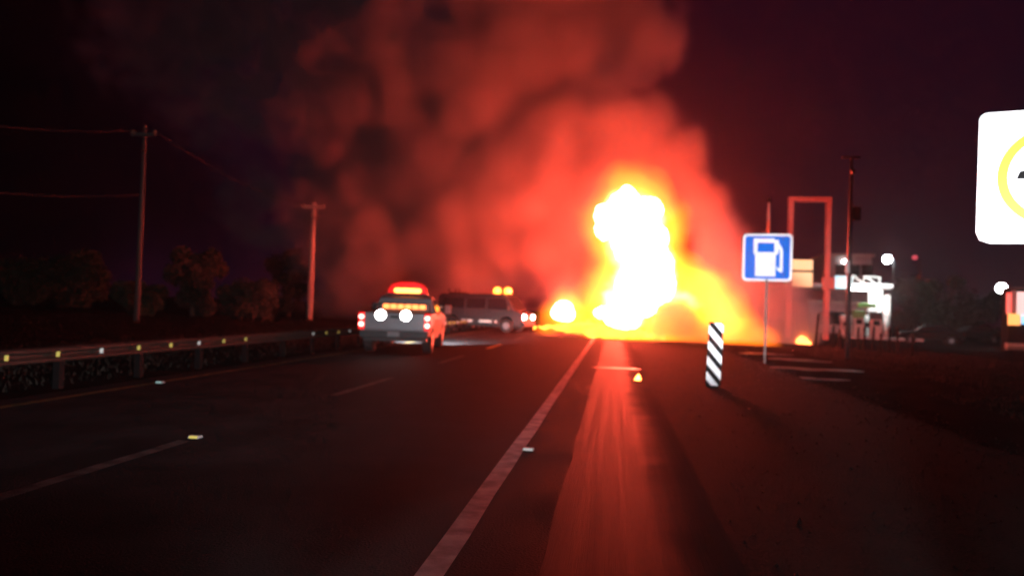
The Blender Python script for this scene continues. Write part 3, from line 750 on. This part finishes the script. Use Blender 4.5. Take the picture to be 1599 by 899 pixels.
tr(1480, 428, 528, 76, 55, 8, 'widest dark tree in the middle of the right hand trees', 'leaf', 'tree', 4500, 'roadside_tree', gR, .22, .1)
tr(1535, 445, 530, 80, 42, 9, 'dark tree left of the kiosk lamp', 'leaf', 'tree', 4000, 'roadside_tree', gR, .2, .1)

# dry grass on the verges
def grass(name, n, regions, label, seed):
    rnd = random.Random(seed); mb = MB()
    for i in range(n):
        x0, x1, y0, y1 = rnd.choice(regions); x = rnd.uniform(x0, x1); y_ = y0 + (y1 - y0) * rnd.random() ** 1.6
        z = land(x, y_) - .03; h = rnd.uniform(.03, .12); a = rnd.uniform(0, 6.28); w_ = rnd.uniform(.006, .014)
        dx, dy = math.cos(a) * w_, math.sin(a) * w_; bx, by = rnd.gauss(0, .05), rnd.gauss(0, .05)
        k = len(mb.v); mb.v += [(x - dx, y_ - dy, z), (x + dx, y_ + dy, z), (x + bx, y_ + by, z + h)]; mb.f.append((k, k + 1, k + 2))
    me = bpy.data.meshes.new(name); me.from_pydata(mb.v, [], mb.f); me.materials.append(M['leaf_dry'])
    o = bpy.data.objects.new(name, me); C.objects.link(o); tag(o, label, 'grass', kind='stuff')
grass('grass', 26000, [(7.5, 16, 10, 40), (6.0, 11, 3, 16), (-14, -8.3, 4, 45), (-24, -10, 10, 50)], 'short dry grass on both verges', 5)

def gravel():
    rnd = random.Random(21); mb = MB()
    for i in range(2200):
        side = rnd.random()
        y_ = 2.5 + 32 * rnd.random() ** 1.7
        x = rnd.gauss(4.3, .35) if side < .6 else rnd.uniform(.8, 4.3)
        r_ = rnd.uniform(.006, .022) * (1 if side < .8 else .6); z = (-.022 if x > 4.25 else 0.0)
        a = rnd.uniform(0, 6.28); c_, s_ = math.cos(a), math.sin(a)
        vs_ = [(r_, 0, 0), (0, r_ * .8, 0), (-r_ * .9, 0, 0), (0, -r_ * .7, 0), (0, 0, r_ * .8), (0, 0, -r_ * .5)]
        mb.add([(x + p * c_ - q_ * s_, y_ + p * s_ + q_ * c_, z + w_ * 1.0) for p, q_, w_ in vs_], [(0, 1, 4), (1, 2, 4), (2, 3, 4), (3, 0, 4), (1, 0, 5), (2, 1, 5), (3, 2, 5), (0, 3, 5)])
    me = bpy.data.meshes.new('gravel'); me.from_pydata(mb.v, [], mb.f); me.materials.append(M['gravel'])
    o = bpy.data.objects.new('gravel', me); C.objects.link(o); tag(o, 'loose gravel and grit along the road edges', 'gravel', kind='stuff')
gravel()

# ------------------------------------------------------------------ flames
def emis_flame(name, col, strength, hot=None):
    m = bpy.data.materials.new(name); m.use_nodes = True; t = m.node_tree; t.nodes.clear()
    out = t.nodes.new('ShaderNodeOutputMaterial'); em = t.nodes.new('ShaderNodeEmission')
    n = t.nodes.new('ShaderNodeTexNoise'); n.inputs['Scale'].default_value = .9; n.inputs['Detail'].default_value = 4
    tc = t.nodes.new('ShaderNodeTexCoord'); t.links.new(tc.outputs['Object'], n.inputs['Vector'])
    mr = t.nodes.new('ShaderNodeMapRange'); mr.inputs[1].default_value = .3; mr.inputs[2].default_value = .7
    mr.inputs[3].default_value = strength * .55; mr.inputs[4].default_value = strength * 1.4
    t.links.new(n.outputs[0], mr.inputs[0]); t.links.new(mr.outputs[0], em.inputs['Strength'])
    em.inputs['Color'].default_value = tuple(col) + (1,)
    t.links.new(em.outputs[0], out.inputs['Surface'])
    return m
M['flame'] = emis_flame('white_hot_flame', (1.0, .060, .036), 150)
M['flame_small'] = emis_flame('small_flame', (1.0, .25, .05), 14)
M['flame_low'] = emis_flame('orange_flame', (1.0, .20, .02), 7)
def flame(name, puffs, m, parent=None, voxel=.2, disp=.35, size=.9, loc=None):
    mb = MB()
    for (px, py, r, Y) in puffs:
        c = P(px, py, Y); rr = r / F * Y
        mb.ball(c, rr, (1, .9, 1), 16, 10)
    o = mb.build(name, m, parent, smooth=True)
    rm = o.modifiers.new('remesh', 'REMESH'); rm.mode = 'VOXEL'; rm.voxel_size = voxel; rm.use_smooth_shade = True
    tx = bpy.data.textures.new(name, 'CLOUDS'); tx.noise_scale = size; tx.noise_depth = 3
    dm = o.modifiers.new('displace', 'DISPLACE'); dm.texture = tx; dm.strength = disp; dm.mid_level = .5
    dm.texture_coords = 'GLOBAL'
    tx2 = bpy.data.textures.new(name, 'CLOUDS'); tx2.noise_scale = size * .3; tx2.noise_depth = 2
    d2 = o.modifiers.new('displace_fine', 'DISPLACE'); d2.texture = tx2; d2.strength = disp * .4; d2.mid_level = .5; d2.texture_coords = 'GLOBAL'
    return o
blaze = empty('blaze', (1.0, 38, 0)); tag(blaze, 'huge white hot column of burning fuel on the road', 'fire')
blaze.location = (0, 0, 0)
core_puffs = [(975, 320, 34, 38), (952, 335, 30, 38), (1008, 335, 34, 38.2), (948, 354, 24, 38), (985, 360, 46, 38), (1022, 368, 32, 38.3), (980, 385, 34, 38), (1008, 398, 46, 38), (1008, 425, 46, 38), (1032, 420, 28, 38),
              (992, 450, 44, 37.8), (1030, 448, 36, 38.3), (975, 475, 36, 37.6), (1002, 470, 38, 37.6), (980, 498, 28, 37.3), (960, 495, 22, 37.4), (940, 488, 14, 37.6)]
flame('flame', [(a_, b_, r_ * .72, y_) for a_, b_, r_, y_ in core_puffs], M['flame'], blaze, .12, .7, .9)
gf = [(835 + 8 * k, 511 + max(0, k - 6) * .75 + random.uniform(-1, 1), 3.5 + 7 * math.sin(math.pi * k / 25) ** 1.5 + random.uniform(-1, 1.5), 38.6 - .08 * k) for k in range(26)]
flame('ground_flame', gf, M['flame_low'], blaze, .1, .22, .4)
fb = flame('glow_ball', [(880, 485, 16, 43), (872, 488, 12, 43), (886, 490, 12, 43)], M['flame'], None, .12, .1, .6)  # lone emissive ball built by the flame helper
tag(fb, 'round white glowing ball left of the main blaze', 'fire')
sf = flame('ground_fire', [(1249, 533, 6, 43), (1256, 532, 6, 43), (1263, 536, 4, 43), (1252, 528, 4, 43)], M['flame_small'], None, .06, .08, .25)
tag(sf, 'small separate ground flame right of the pump sign post', 'fire')
df = flame('burning_drip', [(996, 597, 4, 15.6), (996, 592, 5, 15.6), (997, 587, 3, 15.6), (995, 600, 3, 15.5)], M['flame_small'], None, .02, .02, .1)
tag(df, 'tiny isolated flame burning on the tarred strip', 'fire')

# ------------------------------------------------------------------ smoke and flame gas as volume grids
def field_tree(name, puffs, lo, hi, res, noise_scale, amp, thr, mt, warp=1.0, detail=5.0, rough=.55, gain=1.0, cap=1.4, patch=0.0, billow=0.0):
    """a geometry node group that fills a box with a soft puffy density"""
    t = bpy.data.node_groups.new(name, 'GeometryNodeTree')
    t.interface.new_socket('Geometry', in_out='INPUT', socket_type='NodeSocketGeometry')
    t.interface.new_socket('Geometry', in_out='OUTPUT', socket_type='NodeSocketGeometry')
    N, L = t.nodes, t.links
    out = N.new('NodeGroupOutput'); pos = N.new('GeometryNodeInputPosition')
    def math_(op, a, b=None, c=None, clamp=False):
        n = N.new('ShaderNodeMath'); n.operation = op; n.use_clamp = clamp
        for i, v in enumerate((a, b, c)):
            if v is None: continue
            if isinstance(v, (int, float)): n.inputs[i].default_value = v
            else: L.new(v, n.inputs[i])
        return n.outputs[0]
    wn = N.new('ShaderNodeTexNoise'); wn.inputs['Scale'].default_value = noise_scale * .45; wn.inputs['Detail'].default_value = 2.0
    L.new(pos.outputs[0], wn.inputs['Vector'])
    sub = N.new('ShaderNodeVectorMath'); sub.operation = 'SUBTRACT'; L.new(wn.outputs['Color'], sub.inputs[0]); sub.inputs[1].default_value = (.5, .5, .5)
    mul = N.new('ShaderNodeVectorMath'); mul.operation = 'SCALE'; L.new(sub.outputs[0], mul.inputs[0]); mul.inputs['Scale'].default_value = warp
    wp = N.new('ShaderNodeVectorMath'); wp.operation = 'ADD'; L.new(pos.outputs[0], wp.inputs[0]); L.new(mul.outputs[0], wp.inputs[1])
    total = None
    for (c, r, w) in puffs:
        d = N.new('ShaderNodeVectorMath'); d.operation = 'DISTANCE'; L.new(wp.outputs[0], d.inputs[0]); d.inputs[1].default_value = tuple(c)
        q = math_('DIVIDE', d.outputs['Value'], r)
        q = math_('SUBTRACT', 1.0, math_('MULTIPLY', q, q), clamp=True)
        q = math_('MULTIPLY', math_('MULTIPLY', q, q), w)
        total = q if total is None else math_('ADD', total, q)
    n1 = N.new('ShaderNodeTexNoise'); n1.inputs['Scale'].default_value = noise_scale; n1.inputs['Detail'].default_value = detail; n1.inputs['Roughness'].default_value = rough
    L.new(wp.outputs[0], n1.inputs['Vector'])
    nz = math_('MULTIPLY', math_('SUBTRACT', n1.outputs[0], .5), amp)
    if billow:
        vo = N.new('ShaderNodeTexVoronoi'); vo.feature = 'F1'; vo.inputs['Scale'].default_value = noise_scale * .95; vo.inputs['Detail'].default_value = 0.0
        L.new(wp.outputs[0], vo.inputs['Vector'])
        nz = math_('ADD', nz, math_('MULTIPLY', math_('SUBTRACT', .48, vo.outputs['Distance']), billow))
    nz = math_('MULTIPLY', nz, math_('MINIMUM', math_('MULTIPLY', total, 3.0), 1.0))
    v = math_('SUBTRACT', math_('ADD', total, nz), thr)
    v = math_('MULTIPLY', math_('MAXIMUM', v, 0.0), gain)
    v = math_('MINIMUM', v, cap)
    n2 = N.new('ShaderNodeTexNoise'); n2.inputs['Scale'].default_value = noise_scale * .5; n2.inputs['Detail'].default_value = 3.0
    L.new(wp.outputs[0], n2.inputs['Vector'])
    v = math_('MULTIPLY', v, math_('MAXIMUM', math_('MULTIPLY_ADD', n2.outputs[0], patch, 1.0 - patch * .5), 0.04))
    vc = N.new('GeometryNodeVolumeCube')
    L.new(v, vc.inputs['Density'])
    vc.inputs['Min'].default_value = lo; vc.inputs['Max'].default_value = hi
    for k, r_ in zip(('X', 'Y', 'Z'), res): vc.inputs['Resolution ' + k].default_value = r_
    sm = N.new('GeometryNodeSetMaterial'); sm.inputs['Material'].default_value = mt
    L.new(vc.outputs[0], sm.inputs['Geometry']); L.new(sm.outputs[0], out.inputs[0])
    return t
def vol_object(name, tree_, mt, lo, hi):
    o = MB().box(lo[0], hi[0], lo[1], hi[1], lo[2], hi[2]).build(name, mt)
    m = o.modifiers.new('density', 'NODES'); m.node_group = tree_
    return o
def vol_mat(name, scatter, absorb, emit=None, aniso=0.0):
    m = bpy.data.materials.new(name); m.use_nodes = True; t = m.node_tree; t.nodes.clear()
    out = t.nodes.new('ShaderNodeOutputMaterial'); pv = t.nodes.new('ShaderNodeVolumePrincipled')
    at = t.nodes.new('ShaderNodeAttribute'); at.attribute_name = 'density'
    mu = t.nodes.new('ShaderNodeMath'); mu.operation = 'MULTIPLY'; mu.inputs[1].default_value = scatter
    t.links.new(at.outputs['Fac'], mu.inputs[0])
    pv.inputs['Density Attribute'].default_value = ''
    pv.inputs['Color'].default_value = absorb + (1,)
    pv.inputs['Anisotropy'].default_value = aniso
    t.links.new(mu.outputs[0], pv.inputs['Density'])
    if emit:
        me = t.nodes.new('ShaderNodeMath'); me.operation = 'MULTIPLY'; me.inputs[1].default_value = emit[1]
        t.links.new(at.outputs['Fac'], me.inputs[0]); t.links.new(me.outputs[0], pv.inputs['Emission Strength'])
        pv.inputs['Emission Color'].default_value = emit[0] + (1,)
    t.links.new(pv.outputs[0], out.inputs['Volume'])
    return m
def pf(px, py, rpx, Y, w): return (P(px, py, Y), rpx / F * Y, w)
smoke_puffs = [
    # dense right flank of the plume, rising from the fire
    pf(990, 290, 95, 45, .8), pf(1092, 318, 80, 44, .36), pf(1125, 395, 75, 43, .40), pf(1055, 235, 80, 44, .65), pf(970, 200, 105, 45, .95), pf(1015, 62, 88, 46, 1.1), pf(905, 130, 110, 47, .8),
    pf(930, 20, 120, 47, .6), pf(1000, 105, 45, 46, .6),
    pf(880, 250, 130, 45, .8), pf(850, 350, 120, 46, .7), pf(900, 420, 110, 46, .7), pf(1130, 460, 85, 42, .9), pf(1175, 480, 85, 42, .85), pf(1205, 450, 60, 43, .6), pf(1220, 490, 60, 43, .7), pf(1230, 525, 60, 43, .8), pf(1245, 455, 52, 45, .8), pf(1250, 505, 55, 44, 1.0),
    pf(1085, 362, 62, 42.5, .45),
    # smoke drifting left and up
    pf(570, 400, 125, 50, .75), pf(630, 320, 135, 49, .75), pf(510, 330, 110, 51, .6),
    pf(780, 180, 170, 48, 0.69), pf(760, 330, 170, 48, 0.95), pf(650, 250, 190, 51, 0.58), pf(640, 400, 150, 52, 0.72), pf(740, 440, 130, 50, 0.78), pf(560, 330, 150, 54, 0.69), pf(560, 190, 190, 52, 0.64),
    pf(520, 430, 110, 56, 0.57), pf(820, 50, 200, 47, 0.71), pf(650, 100, 210, 50, 0.64), pf(500, 80, 190, 55, 0.35), pf(800, -120, 220, 50, 0.61), pf(560, -90, 230, 55, 0.46), pf(980, -70, 120, 46, 0.70),
    pf(380, -20, 210, 58, 0.35), pf(360, 170, 170, 58, 0.26), pf(250, 50, 220, 60, 0.26), pf(420, 330, 120, 58, 0.39),
]
lo, hi = (-46, 33.5, -.05), (14, 80, 40)
M['smoke'] = vol_mat('smoke', .5, (.80, .74, .77), aniso=.0)
sm_t = field_tree('smoke_density', smoke_puffs, lo, hi, (190, 100, 122), .40, 1.35, .10, M['smoke'], warp=2.4, detail=5.0, rough=.64, gain=1.3, cap=.85, patch=2.2, billow=1.25)
so = vol_object('smoke', sm_t, M['smoke'], lo, hi)
tag(so, 'thick red lit smoke plume rising from the fire and drifting left', 'smoke', kind='stuff')
# far bank of spent, sooty smoke that hides the sky on the left
bank_puffs = [pf(150, 250, 260, 95, .9), pf(-20, 100, 260, 95, .9), pf(250, -40, 260, 96, .9), pf(60, 400, 200, 96, .8), pf(-60, 300, 220, 95, .8), pf(320, 330, 160, 97, .6), pf(30, -80, 260, 95, .9), pf(-120, 420, 200, 95, .8), pf(-150, 150, 240, 95, .9)]
blo, bhi = (-130, 72, -.05), (-25, 118, 75)
M['soot'] = vol_mat('sooty_smoke', .11, (.05, .03, .035))
bk_t = field_tree('sooty_smoke_density', bank_puffs, blo, bhi, (64, 24, 40), .09, .6, .08, M['soot'], warp=6, detail=3)
bo = vol_object('sooty_smoke', bk_t, M['soot'], blo, bhi)
tag(bo, 'dark bank of sooty smoke hiding the night sky on the left', 'smoke', kind='stuff')
roll_puffs = [pf(1050, 490, 46, 35.4, 1.3), pf(1075, 508, 36, 35.2, .9), pf(1030, 512, 32, 35.3, .8), pf(1105, 518, 26, 35.4, .6)]
rlo, rhi = (1.0, 33.6, 0), (7.5, 37.2, 3.4)
M['roll'] = vol_mat('rolling_smoke', .9, (.80, .62, .58))
ro_t = field_tree('rolling_smoke_density', roll_puffs, rlo, rhi, (64, 36, 36), .9, 1.2, .12, M['roll'], warp=.7, gain=1.6, cap=1.0)
ro = vol_object('rolling_smoke', ro_t, M['roll'], rlo, rhi)
tag(ro, 'rounded brownish puff of smoke low in front of the flames', 'smoke', kind='stuff')
hot_puffs = [pf(a_, b_, r_ * 1.3, y_, .95) for a_, b_, r_, y_ in core_puffs] + [pf(1062, 462, 30, 38.4, .7), pf(1085, 475, 22, 38.4, .5), pf(920, 492, 22, 37.8, .6)]
M['hot'] = vol_mat('white_hot_gas', .02, (.3, .2, .2), ((1.0, .20, .065), 15.0))
hlo, hhi = (-2.5, 35, -.05), (6, 41, 10)
ho_t = field_tree('white_hot_gas_density', hot_puffs, hlo, hhi, (112, 64, 130), 1.15, 2.6, .42, M['hot'], warp=1.3, gain=1.6, cap=1.2, detail=5, rough=.62, billow=.8)
hg = vol_object('white_hot_gas', ho_t, M['hot'], hlo, hhi)
tag(hg, 'white hot gas at the heart of the fire', 'flames', kind='stuff')
gas_puffs = [pf(985, 318, 80, 38, 1.0), pf(945, 350, 62, 38, .8), pf(1028, 355, 76, 38, .9), pf(990, 400, 92, 38, 1.0), pf(1000, 450, 105, 38, 1.2), pf(1065, 445, 66, 38.3, 1.4), pf(1100, 468, 60, 38.2, 1.3),
             pf(1128, 496, 56, 37.8, 1.2), pf(1155, 518, 46, 37.5, 1.0), pf(1100, 520, 44, 37.5, .8), pf(940, 480, 64, 38, 1.1), pf(890, 497, 36, 38.3, .9), pf(980, 510, 80, 37, 1.2), pf(855, 508, 22, 38.5, 1.0), pf(915, 512, 34, 38, 1.0), pf(1040, 505, 66, 38, 1.0),
             pf(1190, 530, 32, 37.5, .7), pf(1255, 532, 20, 43, .9), pf(879, 487, 48, 43, 1.3)]
glo, ghi = (-7, 33.5, -.05), (15, 46, 12)
M['gas'] = vol_mat('flame_gas', .02, (.3, .2, .2), ((1.0, .17, .008), 2.6))
ga_t = field_tree('flame_gas_density', gas_puffs, glo, ghi, (176, 100, 96), .9, 1.3, .06, M['gas'], warp=1.6, gain=1.0, cap=1.3, detail=6, rough=.62)
go = vol_object('flame_gas', ga_t, M['gas'], glo, ghi)
tag(go, 'yellow and orange burning gas around the white flame column', 'flames', kind='stuff')

# ------------------------------------------------------------------ head lamps of the car the picture is taken from
def own_beam(x, yaw_deg, tilt, size, blend, energy):
    L = bpy.data.lights.new('own_headlight_beam', 'SPOT'); L.energy = energy; L.spot_size = R(size); L.spot_blend = blend; L.color = (.92, .93, 1.0); L.shadow_soft_size = .07
    # reflector pattern of a dipped lamp: little light below the cut-off line
    L.use_nodes = True; t = L.node_tree; em = t.nodes['Emission']
    g = t.nodes.new('ShaderNodeNewGeometry'); sx = t.nodes.new('ShaderNodeSeparateXYZ'); mr = t.nodes.new('ShaderNodeMapRange')
    mr.interpolation_type = 'SMOOTHSTEP'
    mr.inputs[1].default_value = -.17; mr.inputs[2].default_value = -.05; mr.inputs[3].default_value = .02; mr.inputs[4].default_value = 1.0
    t.links.new(g.outputs['Normal'], sx.inputs[0]); t.links.new(sx.outputs['Z'], mr.inputs[0]); t.links.new(mr.outputs[0], em.inputs['Strength'])
    lo_ = bpy.data.objects.new('own_headlight_beam', L); C.objects.link(lo_)
    lo_.location = (x, 1.3, .78); lo_.rotation_euler = (R(90 + tilt), 0, R(yaw_deg))
for x in (-.6, .6):
    own_beam(x, -11, 3.2, 15, .75, 15000)     # full beam towards the verge
    own_beam(x, -35, 11, 34, .9, 5200)       # kerb-side kick-up that lights the tall signs
    own_beam(x, 30, 8, 84, 1.0, 2600)        # wide dipped light over the left lanes

# ------------------------------------------------------------------ thin smoky air, added for halos round lamps and fire
hm_ = bpy.data.materials.new('halo_haze'); hm_.use_nodes = True; ht = hm_.node_tree; ht.nodes.clear()
ho = ht.nodes.new('ShaderNodeOutputMaterial'); hv = ht.nodes.new('ShaderNodeVolumePrincipled')
hv.inputs['Density'].default_value = .0007; hv.inputs['Color'].default_value = (.85, .8, .8, 1); hv.inputs['Anisotropy'].default_value = .8
ht.links.new(hv.outputs[0], ho.inputs['Volume'])
hz = MB().box(-168, 168, -36, 346, -2.2, 84).build('haze', hm_)
tag(hz, 'thin smoky air added for halos over the road', 'haze', kind='stuff')
